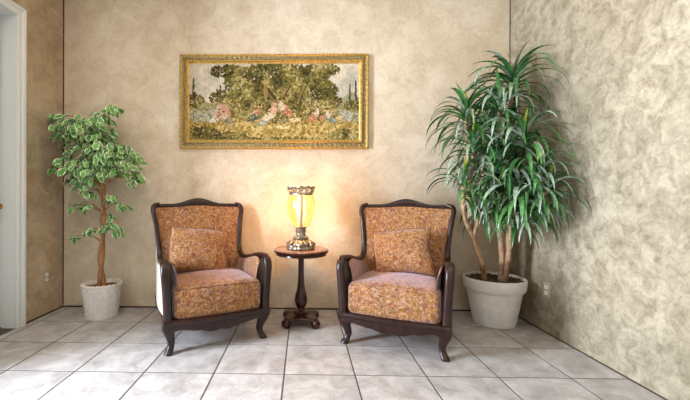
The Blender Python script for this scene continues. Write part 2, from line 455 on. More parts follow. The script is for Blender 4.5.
# ------------------------------------------------------------------ armchairs
WOODP = rr(.046, .036, .014)
def arm_path(s):
    P = [(.345, -.352, .19), (.346, -.356, .28), (.352, -.362, .40), (.359, -.366, .50), (.362, -.358, .565), (.361, -.325, .600), (.357, -.27, .607), (.350, -.19, .597),
         (.343, -.10, .575), (.337, .02, .553), (.333, .12, .545), (.332, .185, .560), (.333, .226, .605), (.338, .250, .68), (.350, .266, .78), (.366, .286, .88), (.376, .306, .94), (.364, .330, .974), (.325, .345, .984)]
    return [(s * x, y, z) for x, y, z in P]
def post_y(z): return interp([.55, .605, .68, .78, .88, .94, .98], [.175, .226, .250, .266, .286, .306, .345], z)
def post_x(z): return interp([.2, .55, .605, .68, .78, .88, .94, .98], [.315, .325, .327, .333, .344, .357, .364, .345], z)

def armchair(label, loc, rz):
    t = thing('armchair', label, 'armchair', loc, rz, 'pair of carved wing armchairs')
    wood, fab = M['wood'], M['fabric']
    # front rail with moulded top and scalloped apron
    q = MB(); xs = [(-.372 + .744 * k / 60) for k in range(61)]
    vs = []; pr = 9
    for x in xs:
        a = abs(x) / .33
        bow = -.018 * (1 - min(1, a) ** 2)
        bot = .168 - .030 * max(0, 1 - (a / .62) ** 2) - .010 * abs(math.sin(min(a, 1) * math.pi * 2.5)) * (a < 1)
        y = -.372 + bow
        if a > 1.06: bot = .172
        for (d, z) in ((.055, .236), (-.006, .237), (-.019, .230), (-.023, .218), (-.018, .205), (-.008, .196), (-.006, bot + .010), (-.001, bot), (.030, bot)):
            vs.append((x, y + d, z))
    fs = []
    for i in range(60):
        for k in range(pr):
            k2 = (k + 1) % pr; fs.append((i * pr + k, (i + 1) * pr + k, (i + 1) * pr + k2, i * pr + k2))
    fs += [tuple(range(pr)), tuple(reversed(range(60 * pr, 61 * pr)))]
    q.add(vs, fs); q.build('front_rail', wood, t, True, 40)
    for s in (-1, 1):
        q = MB(); q.rbox((s * .335 - .024, -.34, .175), (s * .335 + .024, .335, .236), .008, (0, .4, 1), 2,
                         lambda w, s=s: (w.x, w.y, w.z)); q.build('side_rail', wood, t)
    q = MB(); q.rbox((-.30, .305, .18), (.30, .345, .25), .008, (0, .4, 1), 2); q.build('rear_rail', wood, t)
    # cabriole front legs
    for s in (-1, 1):
        dx, dy = s * .62, -.78
        sec = [(.225, .010, .040), (.20, .020, .043), (.175, .026, .042), (.145, .020, .036), (.11, .004, .029), (.08, -.008, .025), (.055, -.008, .023), (.035, .004, .024), (.018, .020, .027), (.006, .026, .027), (0.0, .024, .022)]
        q = MB(); path = [(s * .322 + dx * o, -.318 + dy * o, z) for z, o, r in sec]
        vs = []; n = 16
        for (x, y, z), (_, o, r) in zip(path, sec):
            for k in range(n):
                a = 2 * math.pi * k / n
                ex = abs(math.cos(a)) ** .7 * (1 if math.cos(a) > 0 else -1); ey = abs(math.sin(a)) ** .7 * (1 if math.sin(a) > 0 else -1)
                vs.append((x + r * ex, y + r * ey, z))
        m = len(sec)
        fs = [(i * n + k, (i + 1) * n + k, (i + 1) * n + (k + 1) % n, i * n + (k + 1) % n) for i in range(m - 1) for k in range(n)]
        fs += [tuple(range(n)), tuple(reversed(range((m - 1) * n, m * n)))]
        q.add(vs, fs); q.build('leg', wood, t, True, 60)
        q = MB(); q.sweep([(s * .275, .305, .24), (s * .276, .312, .14), (s * .278, .335, .05), (s * .28, .35, 0)], [rr(.05, .05, .012), rr(.046, .046, .012), rr(.04, .04, .01), rr(.036, .036, .01)], (1, 0, 0)); q.build('leg', wood, t, True, 50)
    # swept arm and wing frames
    for s in (-1, 1):
        path = catmull(arm_path(s), 5); n = len(path); profs = []
        for i in range(n):
            u = i / (n - 1)
            w = interp([0, .12, .24, .33, .45, .62, .75, 1], [.058, .056, .060, .058, .050, .044, .038, .036], u)
            h = interp([0, .24, .33, .5, .75, 1], [.050, .044, .040, .036, .034, .036], u)
            profs.append(rr(w, h, min(w, h) * .38))
        q = MB(); q.sweep(path, profs, (1, 0, 0)); q.build('arm_frame', wood, t, True, 60)
    # crest rail
    q = MB(); vs = []; N = 48; pr = 8
    for i in range(N + 1):
        x = -.352 + .704 * i / N; a = abs(x) / .352
        top = .990 + .048 * (0.5 + .5 * math.cos(math.pi * min(1, a / .62))) - .010 * max(0, (a - .85) / .15) ** 2
        bot = .957 + .006 * (0.5 + .5 * math.cos(math.pi * min(1, a / .62)))
        y = .345 + .018 * (1 - a * a)
        h = top - bot
        for d, z in ((-.012, bot), (-.022, bot + .006), (-.024, bot + h * .55), (-.016, top - .005), (-.006, top), (.010, top), (.018, top - .008), (.016, bot)):
            vs.append((x, y + d, z))
    fs = [(i * pr + k, i * pr + (k + 1) % pr, (i + 1) * pr + (k + 1) % pr, (i + 1) * pr + k) for i in range(N) for k in range(pr)]
    fs += [tuple(reversed(range(pr))), tuple(range(N * pr, (N + 1) * pr))]
    q.add(vs, fs); q.build('crest_rail', wood, t, True, 50)
    # inside back, wrapped forward into the wings
    q = MB(); vs = []; nu, nv = 32, 22
    for j in range(nv + 1):
        z = .36 + (.972 - .36) * j / nv
        yc = .185 + .155 * max(0, (z - .40) / .57)
        for i in range(nu + 1):
            u = -1 + 2 * i / nu; a = abs(u)
            hw = post_x(z) - .002
            ye = post_y(z) + .004 if z > .55 else .13
            wgt = max(0, (a - .55) / .45) ** 2
            y = yc * (1 - wgt) + min(ye, yc) * wgt - .022 * (1 - a ** 4) * math.sin(math.pi * min(1, max(0, (z - .36) / .6)))
            vs.append((u * hw, y, z))
    F_ = [(j * (nu + 1) + i, j * (nu + 1) + i + 1, (j + 1) * (nu + 1) + i + 1, (j + 1) * (nu + 1) + i) for j in range(nv) for i in range(nu)]
    q.add(vs, F_); q.build('backrest', fab, t)
    # outside back
    q = MB(); q.rbox((-.335, .0, .235), (.335, .035, .965), .012, (0, .4, 1), 6,
                     lambda w: (w.x * interp([.2, .55, .97], [1.0, 1.0, 1.04], w.z), w.y + interp([.23, .55, .97], [.310, .318, .335], w.z), w.z)); q.build('outside_back', M['cream_cloth'], t)
    for s in (-1, 1):
        # outer side: from the arm frame down to the side rail, and the wing
        def side(inner):
            vs = []; na, nb = 18, 12
            top = [(y, z) for (_, y, z) in arm_path(1) if True][5:15]
            ys = np.linspace(-.345, .325, na + 1)
            for j in range(nb + 1):
                for i, y in enumerate(ys):
                    zt = interp([-.36, -.325, -.27, -.19, -.10, .02, .12, .185, .226, .250, .266, .286, .306, .328], [.56, .595, .600, .590, .568, .546, .539, .556, .605, .68, .78, .88, .94, .965], y)
                    z0 = .232; z = z0 + (zt - z0) * j / nb
                    taper = -.022 * math.sin(math.pi * min(1, max(0, (y + .345) / .67)))
                    xo = interp([.23, .56, .70, .97], [.348, .350, .350, .372], z) - taper * interp([.23, .6, .97], [1, .45, .0], z)
                    if inner:
                        u = j / nb; xo = xo - .044 - .030 * math.sin(math.pi * min(1, u)) ** .6 * (1 - max(0, (y - .2) / .14))
                        if y > .12: xo += .02 * (y - .12) / .2
                    vs.append((s * xo, y, z))
            fs = [(j * (na + 1) + i, j * (na + 1) + i + 1, (j + 1) * (na + 1) + i + 1, (j + 1) * (na + 1) + i) for j in range(nb) for i in range(na)]
            if (s < 0) != inner: fs = [tuple(reversed(f)) for f in fs]
            return vs, fs
        q = MB(); q.add(*side(False)); q.build('outside_arm', M['cream_cloth'], t)
        q = MB(); q.add(*side(True)); q.build('inside_arm', fab, t)
    # seat
    def seatd(w):
        x, y, z = w
        k = interp([-.38, .22], [1.0, .88], y); x = x * k
        cr = max(0, 1 - (x / .31) ** 2) * max(0, 1 - ((y + .07) / .33) ** 2)
        if z > .33: z = z + .032 * cr - .02 * max(0, (y - .0) / .22)
        y = y - (.016 * max(0, 1 - (x / .31) ** 2) if y < -.2 else 0)
        return x, y, z
    q = MB(); q.rbox((-.312, -.378, .225), (.312, .215, .448), .045, n=12, deform=seatd); q.build('seat', fab, t)
    # piping along the seat front edge
    q = MB(); P = [seatd((x, -.366, .435)) for x in np.linspace(-.285, .285, 25)]
    q.tube([(a, b - .003, c + .001) for a, b, c in P], .0045, 8); q.build('piping', fab, t)
    return t

CHL = (-.753, 2.832); CHR = (.744, 2.790)
TL, TR = math.radians(28.0), math.radians(-23.0)
armchair('carved dark wood wing armchair with floral brocade, beside the variegated ficus', (*CHL, 0), TL)
armchair('carved dark wood wing armchair with floral brocade, beside the big dracaena pot', (*CHR, 0), TR)

def pillow(label, chair, th, lx, ly, lz, lean, roll, w, h, d):
    t = thing('throw_pillow', label, 'pillow', (0, 0, 0), 0, 'square brocade throw pillows')
    n = 26; vs = []; fs = []
    def pt(u, v, sgn):
        px = w / 2 * u * (1 - .06 * (1 - v * v)) + .006 * math.sin(4.2 * v + w * 9); pz = h / 2 * v * (1 - .07 * (1 - u * u)) + .007 * math.sin(3.7 * u + 1)
        th_ = d / 2 * (max(0, 1 - abs(u) ** 2.4) * max(0, 1 - abs(v) ** 2.4)) ** .5
        wr = .006 * math.sin(7 * u + 3 * v) * math.sin(5 * v - 2 * u) * (1 - abs(u)) * (1 - abs(v))
        return (px, sgn * (th_ + (wr if sgn < 0 else 0)), pz)
    cs = [math.sin(math.pi / 2 * (-1 + 2 * i / n)) for i in range(n + 1)]
    q = MB()
    for sgn in (-1, 1):
        vs = [pt(u, v, sgn) for v in cs for u in cs]
        fs = [(j * (n + 1) + i, j * (n + 1) + i + 1, (j + 1) * (n + 1) + i + 1, (j + 1) * (n + 1) + i) for j in range(n) for i in range(n)]
        if sgn > 0: fs = [tuple(reversed(f)) for f in fs]
        q.add(vs, fs)
    ob = q.build('pillow_body', M['fabric'], t)
    loop = [pt(u, -1, 0) for u in cs[:-1]] + [pt(1, v, 0) for v in cs[:-1]] + [pt(-u, 1, 0) for u in cs[:-1]] + [pt(-1, -v, 0) for v in cs[:-1]]
    k = MB(); k.tube(loop, .005, 8, (0, 1, 0), closed=True); k.build('piping', M['cord_trim'], t)
    c, s_ = math.cos(th), math.sin(th)
    t.location = (chair[0] + lx * c - ly * s_, chair[1] + lx * s_ + ly * c, lz)
    t.rotation_euler = (Matrix.Rotation(th, 3, 'Z') @ Matrix.Rotation(lean, 3, 'X') @ Matrix.Rotation(roll, 3, 'Y')).to_euler()
    return t
pillow('floral brocade throw pillow on the armchair beside the ficus', CHL, TL, -.065, .04, .628, math.radians(-19), math.radians(8), .455, .355, .165)
pillow('floral brocade throw pillow on the armchair beside the dracaena', CHR, TR, .01, .045, .628, math.radians(-17), math.radians(-7), .44, .355, .16)

# ------------------------------------------------------------------ pedestal table
TX, TY, TZ = -.016, 3.0, .622
k = NT('brown_marble'); co = k.coord('Object'); n1 = k.noise(k.warp(co, 8, .1), 14, 6, .7, 1)
M['marble'] = k.set(k.ramp(n1, [(.3, lin((78, 50, 40))), (.5, lin((128, 92, 76))), (.7, lin((166, 136, 116)))]), .18)
tb = thing('pedestal_table', 'small round marble topped mahogany pedestal table between the armchairs', 'table', (TX, TY, 0))
q = MB(); q.lathe([(.0, TZ - .014), (.216, TZ - .014), (.222, TZ - .010), (.222, TZ - .004), (.217, TZ), (.10, TZ), (.001, TZ)], 64, cap0=False, cap1=False); q.build('marble_top', M['marble'], tb, True, 40)
q = MB(); q.lathe([(.05, TZ - .048), (.205, TZ - .050), (.212, TZ - .046), (.209, TZ - .036), (.216, TZ - .028), (.227, TZ - .022), (.227, TZ - .015), (.216, TZ - .0142), (.05, TZ - .0142)], 64); q.build('apron', M['wood_table'], tb, True, 40)
q = MB(); q.lathe([(.034, .092), (.060, .094), (.062, .104), (.052, .112), (.030, .118), (.026, .128), (.034, .136), (.047, .160), (.053, .188), (.052, .215), (.044, .25), (.033, .29), (.027, .34), (.024, .40), (.023, .47), (.024, .535), (.034, .548), (.036, .558), (.050, .572), (.05, .574)], 32); q.build('column', M['wood_table'], tb, True, 60)
def plinth(r, z, a, i, k):
    return r * (1 + .22 * math.cos(4 * (a - math.pi / 4))) , z
q = MB(); q.lathe([(.10, .052), (.138, .054), (.143, .062), (.140, .072), (.132, .078), (.095, .082), (.07, .092), (.04, .096)], 64, fn=plinth); q.build('plinth', M['wood_table'], tb, True, 50)
for ax_, ay_ in ((-1, -1), (1, -1), (1, 1), (-1, 1)):
    q = MB(); cx_, cy_ = ax_ * .118, ay_ * .112
    # scroll foot: a short roll lying across the corner
    d = Vector((ax_, -ay_, 0)).normalized(); c0 = Vector((cx_, cy_, .034))
    pts = [c0 + d * s for s in (-.032, -.030, -.024, -.02, .02, .024, .030, .032)]
    q.tube(pts, [.010, .022, .030, .034, .034, .030, .022, .010], 18, (0, 0, 1))
    q.sweep([(cx_ * .92, cy_ * .92, .045), (cx_ * .86, cy_ * .86, .066)], rr(.05, .06, .01), (ax_, ay_, 0))
    q.build('scroll_foot', M['wood_table'], tb, True, 50)

# ------------------------------------------------------------------ lamp
LZ = TZ
lamp = thing('table_lamp', 'lit urn shaped table lamp with amber glass on ornate metal base', 'lamp', (TX - .004, TY, LZ))
def orn(r, z, a, i, k):
    s = math.sin(math.pi * min(1, max(0, (z - .0) / .075)))
    return r * (1 + .10 * s * math.cos(4 * a + .6) + .05 * s * math.cos(12 * a) + .02 * math.cos(20 * a + 60 * z)), z
q = MB(); q.lathe([(.085, 0), (.112, .003), (.114, .012), (.104, .020), (.106, .030), (.110, .042), (.104, .056), (.090, .068), (.072, .078), (.056, .084)], 96, fn=orn); q.build('lamp_base', M['bronze'], lamp)
for kx in range(4):
    a = math.pi / 4 + kx * math.pi / 2
    q = MB(); P = []
    for i in range(26):
        u = i / 25; ang = 4.6 * u; rad = .030 * (1 - .75 * u)
        P.append((math.cos(a) * (.094 + rad * math.cos(ang)), math.sin(a) * (.094 + rad * math.cos(ang)), .036 + rad * math.sin(ang)))
    q.tube(P, [.011 - .005 * i / 25 for i in range(26)], 8); q.build('base_scroll', M['bronze'], lamp)
q = MB(); q.lathe([(.052, .080), (.064, .088), (.066, .098), (.050, .106), (.040, .114), (.038, .138), (.046, .146), (.048, .154), (.038, .160), (.042, .170), (.052, .180), (.050, .186)], 40, fn=lambda r, z, a, i, k: (r * (1 + .03 * math.cos(10 * a)), z)); q.build('lamp_stem', M['bronze'], lamp, True, 60)
GP = [(.044, .182), (.060, .205), (.082, .240), (.100, .280), (.110, .320), (.1125, .352), (.109, .385), (.101, .415), (.092, .440), (.0885, .450)]
gm = NT('amber_glass'); e = gm.n.new('ShaderNodeEmission'); tr = gm.n.new('ShaderNodeBsdfTransparent'); mx = gm.n.new('ShaderNodeMixShader')
co = gm.coord('Object'); nz = gm.noise(co, 18, 3, .6)
gm.t.links.new(gm.ramp(nz, [(.3, lin((255, 204, 98))), (.7, lin((255, 228, 140)))]), e.inputs[0]); e.inputs[1].default_value = 1.75
tr.inputs[0].default_value = (1, .80, .50, 1); mx.inputs[0].default_value = .95
ad = gm.n.new('ShaderNodeAddShader'); gs = gm.n.new('ShaderNodeBsdfGlossy'); gs.inputs[0].default_value = (.06, .06, .06, 1); gs.inputs['Roughness'].default_value = .1
gm.t.links.new(tr.outputs[0], mx.inputs[1]); gm.t.links.new(e.outputs[0], mx.inputs[2]); gm.t.links.new(mx.outputs[0], ad.inputs[0]); gm.t.links.new(gs.outputs[0], ad.inputs[1])
gm.t.links.new(ad.outputs[0], gm.n['Material Output'].inputs[0])
M['amber'] = gm.m
M['strap'] = plain('pale_strap', (206, 164, 122), .45, .25)  # pale, barely metallic tone paints in the light on the straps
q = MB(); q.lathe(GP + [(.078, .458), (.05, .464), (.02, .466), (.001, .4665)], 48, cap0=False, cap1=False); q.build('glass_shade', M['amber'], lamp)  # top closed by an added glass cap that holds back the uplight
for kx in range(4):
    a = -math.pi / 2 + .06 + kx * math.pi / 2; q = MB()
    P = [((r + .004) * math.cos(a), (r + .004) * math.sin(a), z) for r, z in GP]
    q.sweep(P, rr(.026, .006, .002, 2), (-math.sin(a), math.cos(a), 0)); q.build('strap', M['strap'], lamp, True, 40)
def crown(r, z, a, i, k):
    s = max(0, (z - .452) / .06)
    return r + .004 * s * math.cos(12 * a), z + .010 * s * abs(math.cos(6 * a))
q = MB(); q.lathe([(.089, .444), (.096, .446), (.098, .456), (.095, .462)], 48, cap0=False, cap1=False)
q.lathe([(.110, .494), (.118, .502), (.117, .510), (.108, .506)], 96, fn=crown, cap0=False, cap1=False)
for kx in range(24):                                  # openwork between the two rings
    a = 2 * math.pi * kx / 24; b_ = a + (1 if kx % 2 else -1) * .20
    q.tube([(.096 * math.cos(a), .096 * math.sin(a), .458), (.101 * math.cos((a + b_) / 2 + .05), .101 * math.sin((a + b_) / 2 + .05), .478), (.112 * math.cos(b_), .112 * math.sin(b_), .500)], .0055, 6)
for kx in range(12):
    a = 2 * math.pi * kx / 12
    q.lathe([(.001, -.008), (.007, -.005), (.009, 0), (.007, .005), (.001, .008)], 10, (.105 * math.cos(a), .105 * math.sin(a), .482), cap0=False, cap1=False)
q.build('crown', M['bronze'], lamp, True, 50)
M['bulb'] = NT('bulb_glass').set(lin((255, 240, 200)), .4, **{'Emission Color': lin((255, 200, 110)), 'Emission Strength': 4.0})
q = MB(); q.lathe([(.012, .19), (.013, .225), (.020, .24)], 16, cap0=True, cap1=True); q.build('bulb_holder', M['bronze'], lamp)
pl = bpy.data.lights.new('lamp_light', 'POINT'); pl.energy = 320; pl.color = (1.0, .50, .15); pl.shadow_soft_size = .045
po = bpy.data.objects.new('lamp_light', pl); COL.objects.link(po); po.location = (TX - .004, TY, LZ + .33)
M['cord'] = plain('clear_cord', (206, 190, 150), .35)
q = MB(); P = catmull([(-.03, .10, .012), (-.12, .17, .010), (-.19, .145, .005), (-.222, .10, -.012), (-.225, .085, -.06), (-.21, .09, -.2), (-.19, .11, -.36), (-.165, .16, -.5), (-.15, .22, -.60), (-.12, .30, -TZ + .004), (.02, .345, -TZ + .004)], 6)
q.tube(P, .0028, 6); q.build('power_cord', M['cord'], lamp)

# ------------------------------------------------------------------ framed tapestry
PX0, PX1, PZ0, PZ1 = -1.158, .600, 1.498, 2.378
pic = thing('framed_tapestry', 'wide pastoral tapestry of figures under trees in an ornate gold frame', 'picture', ((PX0 + PX1) / 2, YW, PZ0))
FW = .086
PW, PH = PX1 - PX0, PZ1 - PZ0
# (inset from the outer edge, proud of the wall, material)
fp = [(0, 0), (0, .030), (.004, .038), (.012, .040), (.018, .034), (.022, .026), (.036, .022), (.050, .028), (.056, .034), (.060, .040), (.066, .041), (.070, .034), (.074, .026), (.082, .020), (FW, .018), (FW, 0)]
mats_f = [0, 0, 0, 0, 0, 1, 1, 1, 0, 0, 0, 0, 0, 0, 0]
def frame_side(L, vert):
    mb = MB(); n = max(24, int(L / .0085)); vs = []
    for i in range(n + 1):
        s = i / n
        for (d, h_) in fp:
            w = d + s * (L - 2 * d)              # mitred ends
            hh = h_
            if .022 <= d <= .056:
                hh += .0055 * abs(math.sin(w * math.pi / .045)) * (1 - abs(d - .038) / .02) + .003 * math.cos(w * math.pi / .0225 + d * 120)
            vs.append((w, -hh, d))
    m = len(fp)
    for i in range(n):
        for k in range(m - 1):
            mb.add([], []); mb.f.append((i * m + k, (i + 1) * m + k, (i + 1) * m + k + 1, i * m + k + 1)); mb.m.append(mats_f[k])
    mb.v = [tuple(v) for v in vs]
    return mb
for L, rot, off in ((PW, 0, (-PW / 2, 0)), (PH, 90, (PW / 2, 0)), (PW, 180, (PW / 2, PH)), (PH, 270, (-PW / 2, PH))):
    mb = frame_side(L, False); a = math.radians(rot); ca, sa = round(math.cos(a)), round(math.sin(a))
    mb.v = [(off[0] + x * ca - z * sa, y, off[1] + x * sa + z * ca) for x, y, z in mb.v]
    mb.build('frame_side', [M['gold'], M['gold_dark']], pic, True, 50)

def paint():
    """a pastoral scene painted into a colour grid (rows bottom to top)"""
    rng = np.random.default_rng(5); Wp, Hp = 384, 168
    sx, sy = Wp / 566.0, Hp / 252.0                    # crop units: 566 wide, 252 high, y down
    img = np.zeros((Hp, Wp, 3)); Y, X = np.mgrid[0:Hp, 0:Wp]; ux, uy = X / sx, Y / sy
    def vn(n):
        g_ = rng.random((int(Hp / n) + 3, int(Wp / n) + 3)); y, x = Y / n, X / n; i, j = y.astype(int), x.astype(int); a, b = y - i, x - j
        a, b = a * a * (3 - 2 * a), b * b * (3 - 2 * b)
        return (g_[i, j] * (1 - b) + g_[i, j + 1] * b) * (1 - a) + (g_[i + 1, j] * (1 - b) + g_[i + 1, j + 1] * b) * a
    c = lambda *v: np.array(v, float)
    cl = .6 * vn(26) + .4 * vn(9)
    img[:] = c(214, 204, 184); img += (cl[..., None] - .5) * c(54, 48, 40)
    def put(mask, col, amt=1.0):
        img[:] = img * (1 - mask[..., None] * amt) + np.array(col) * mask[..., None] * amt
    # distance: hills, water, meadow
    hill = 118 + 14 * np.sin(ux / 31) + 10 * np.sin(ux / 13 + 1)
    put((uy > hill).astype(float), c(172, 168, 132)); put((uy > hill + 22).astype(float), c(150, 146, 104))
    put(((uy > 152) & (uy < 190) & ((ux < 120) | (ux > 480))).astype(float) * (vn(5) > .35), c(184, 184, 168))
    gr = 185 + 8 * np.sin(ux / 40)
    put((uy > gr).astype(float), c(190, 166, 104)); put(((uy > gr) & (vn(4) > .62)).astype(float), c(150, 128, 56)); put(((uy > gr + 14) & (vn(6) > .6)).astype(float), c(214, 192, 132))
    def blob(x, y, rx, ry, col, rot=0.0, amt=1.0):
        x0, x1 = int((x - rx - ry) * sx) - 1, int((x + rx + ry) * sx) + 2; y0, y1 = int((y - ry - rx) * sy) - 1, int((y + ry + rx) * sy) + 2
        x0, y0 = max(0, x0), max(0, y0); x1, y1 = min(Wp, x1), min(Hp, y1)
        if x1 <= x0 or y1 <= y0: return
        dx, dy = ux[y0:y1, x0:x1] - x, uy[y0:y1, x0:x1] - y; ca, sa = math.cos(rot), math.sin(rot)
        d = ((dx * ca + dy * sa) / rx) ** 2 + ((-dx * sa + dy * ca) / ry) ** 2
        m = np.clip((1.25 - d) * 2.2, 0, 1)[..., None] * amt
        img[y0:y1, x0:x1] = img[y0:y1, x0:x1] * (1 - m) + np.array(col) * m
    FOL = [(88, 82, 38), (116, 108, 54), (144, 134, 76), (172, 158, 98), (198, 182, 128), (66, 62, 32), (124, 110, 54)]
    lf_ = vn(22)
    def foliage(cx, cy, rx, ry, n, size=6):
        for _ in range(int(n * 1.7)):
            a = rng.random() * 6.283; r = math.sqrt(rng.random())
            x, y = cx + rx * r * math.cos(a), cy + ry * r * math.sin(a)
            lum = rng.random() * .6 + .4 * np.clip((lf_[min(Hp - 1, max(0, int(y * sy))), min(Wp - 1, max(0, int(x * sx)))] - .5) * 2.2 + .5, 0, 1)
            col = FOL[[5, 0, 6, 1, 2, 3, 4][min(6, int(lum * 7))]]
            blob(x, y, size * .8 * (.6 + .8 * rng.random()), size * .8 * (.35 + .4 * rng.random()), col, rng.random() * 3.1, .9)
    def cyp(x, y0, y1, w=7):
        for _ in range(36):
            t = rng.random(); blob(x + (rng.random() - .5) * w * (t + .15), y0 + (y1 - y0) * t, 2.2, 5, [(92, 96, 78), (120, 118, 92), (70, 74, 56)][rng.integers(3)])
    for a in ((14, 48, 130, 9), (104, 66, 130, 8), (122, 60, 130, 9), (408, 46, 120, 9), (424, 60, 122, 8), (534, 70, 140, 8), (554, 54, 140, 10)): cyp(*a)
    foliage(20, 120, 30, 26, 60); foliage(545, 140, 30, 18, 50)
    # trunks
    def stroke(pts, w0, w1, col):
        P = catmull([(x, y, 0) for x, y in pts], 14)
        for i, p in enumerate(P):
            w = w0 + (w1 - w0) * i / len(P); blob(p.x, p.y, w, w, col); blob(p.x - w * .4, p.y, w * .35, w * .8, (176, 150, 96))
    foliage(290, 60, 175, 62, 520, 8); foliage(260, 120, 130, 60, 420, 8); foliage(400, 120, 90, 60, 260, 7); foliage(130, 25, 60, 22, 110, 7); foliage(440, 20, 60, 22, 110, 7)
    stroke([(285, 190), (292, 140), (270, 95), (220, 60), (160, 35)], 9, 3, (96, 74, 40)); stroke([(292, 140), (330, 80), (345, 30)], 7, 3, (96, 74, 40)); stroke([(372, 180), (365, 130), (385, 80), (430, 30)], 8, 3, (110, 88, 50))
    foliage(240, 40, 120, 30, 200, 7); foliage(380, 45, 90, 30, 160, 7); foliage(300, 150, 130, 30, 220, 7); foliage(455, 85, 40, 26, 130, 6); foliage(470, 125, 42, 22, 110, 6); foliage(110, 112, 42, 26, 120, 6); foliage(160, 150, 60, 26, 150, 6); foliage(440, 165, 60, 20, 130, 6)
    put((((ux - 255) / 7) ** 2 + ((uy - 85) / 34) ** 2 < 1).astype(float), c(176, 150, 96), .8); blob(255, 60, 12, 8, (186, 160, 104))
    # front banks
    foliage(40, 232, 60, 24, 170, 6); foliage(120, 238, 70, 14, 120, 6); foliage(520, 236, 60, 20, 190, 6); foliage(300, 248, 160, 6, 120, 5)
    # resting figures and sheep (small loose shapes)
    def fig(x, y, s, lean, coat, skirt, skirt_dir):
        blob(x + skirt_dir * 16 * s, y + 20 * s, 19 * s, 8 * s, skirt, .35 * skirt_dir); blob(x + skirt_dir * 8 * s, y + 14 * s, 11 * s, 9 * s, skirt, .2)
        blob(x, y, 8 * s, 13 * s, coat, lean); blob(x + skirt_dir * 9 * s, y - 1 * s, 10 * s, 3 * s, (222, 182, 150), .4 * skirt_dir)
        blob(x + lean * 10 * s, y - 17 * s, 4.6 * s, 5.4 * s, (224, 186, 154)); blob(x + lean * 10 * s - skirt_dir * 1.5 * s, y - 20 * s, 5 * s, 3.4 * s, (110, 78, 44))
        blob(x + skirt_dir * 20 * s, y + 17 * s, 8 * s, 2.2 * s, tuple(np.minimum(255, np.array(skirt) + 36)), .5)
    blob(108, 158, 26, 24, (206, 186, 164), -.5); blob(122, 154, 12, 26, (206, 160, 140), -.5)
    fig(98, 168, .9, .2, (188, 134, 110), (222, 210, 196), -1); fig(118, 174, .8, -.3, (214, 196, 180), (132, 138, 128), 1)
    fig(230, 158, 1.1, .4, (186, 134, 100), (96, 108, 92), -1); fig(262, 176, 1.0, .5, (170, 176, 174), (178, 182, 170), -1)
    fig(285, 150, 1.25, .1, (226, 182, 160), (224, 208, 178), -1); fig(308, 140, 1.15, -.3, (214, 204, 184), (194, 136, 112), 1); blob(330, 156, 13, 9, (190, 130, 108), .5)
    fig(425, 162, 1.0, .2, (224, 206, 180), (192, 136, 104), -1); fig(462, 168, .95, -.2, (214, 202, 188), (144, 150, 138), 1); blob(444, 178, 12, 8, (198, 152, 122))
    for x, y, s in ((305, 208, 1), (322, 211, .9), (345, 186, 1), (362, 184, .8), (500, 178, .9)):
        blob(x, y, 13 * s, 7 * s, (228, 210, 164)); blob(x + 13 * s, y - 5 * s, 4 * s, 4 * s, (220, 198, 150)); blob(x - 6 * s, y + 8 * s, 1.6, 5, (190, 166, 112)); blob(x + 6 * s, y + 8 * s, 1.6, 5, (190, 166, 112))
    for _ in range(1500):                               # loose dabs that knit figures, ground and trees together
        x, y = rng.random() * 566, 120 + rng.random() * 130
        blob(x, y, 1.5 + 2.5 * rng.random(), 1 + 1.2 * rng.random(), [(112, 96, 50), (150, 128, 70), (206, 180, 120), (176, 152, 92), (224, 206, 168)][rng.integers(5)], rng.random() * 3.1, .75)
    # woven texture
    img[:] += (rng.random((Hp, Wp, 1)) - .5) * 14 + (vn(2.2)[..., None] - .5) * 26
    img[:] = (img / 255) ** 1.28 * 238; return np.clip(img, 12, 240)[::-1], Wp, Hp
img, Wp, Hp = paint()
cw, ch = PW - 2 * FW + .006, PH - 2 * FW + .006
xs = np.linspace(-cw / 2, cw / 2, Wp + 1); zs = np.linspace(PH / 2 - ch / 2, PH / 2 + ch / 2, Hp + 1)
vv = np.zeros(((Wp + 1) * (Hp + 1), 3)); vv[:, 0] = np.tile(xs, Hp + 1); vv[:, 2] = np.repeat(zs, Wp + 1); vv[:, 1] = -.012
I, J = np.meshgrid(np.arange(Wp), np.arange(Hp)); b0 = (J * (Wp + 1) + I).ravel()
quads = np.stack([b0, b0 + 1, b0 + Wp + 2, b0 + Wp + 1], 1)
me = bpy.data.meshes.new('tapestry'); me.from_pydata(vv.tolist(), [], quads.tolist())
at_ = me.color_attributes.new('weave', 'FLOAT_COLOR', 'CORNER')
cl_ = img.reshape(-1, 3) / 255; cl_ = np.where(cl_ > .04045, ((cl_ + .055) / 1.055) ** 2.4, cl_ / 12.92)
cc = np.ones((len(quads) * 4, 4), np.float32); cc[:, :3] = np.repeat(cl_, 4, 0)
at_.data.foreach_set('color', cc.ravel())
k = NT('tapestry_weave'); vc = k.n.new('ShaderNodeVertexColor'); vc.layer_name = 'weave'
k.set(vc.outputs[0], .8, 0, .2); k.bump(k.noise(k.coord('Object'), 260, 2, .5), .3, .002); me.materials.append(k.m)
link('tapestry', me, pic)
MB().box(-PW / 2 + .02, PW / 2 - .02, -.010, 0, .02, PH - .02).build('backing_board', M['gap'], pic, False)

# ------------------------------------------------------------------ plants
random.seed(11)
def leaf_mats(name, cols, rough=.35):
    out = []
    for i, (a, b) in enumerate(cols):
        k = NT('%s_%d' % (name, i)); n = k.noise(k.coord('Object', (1, 1, 1)), 30, 3, .5)
        k.set(k.ramp(n, [(.3, lin(a)), (.7, lin(b))]), rough, 0, .5); out.append(k.m)
    return out
DM = leaf_mats('strap_leaf', [((34, 78, 38), (62, 116, 56)), ((52, 100, 50), (92, 144, 78)), ((104, 132, 104), (164, 180, 156)), ((134, 156, 48), (184, 194, 76))], .24)  # the silvery pair paints gloss highlights into some leaves

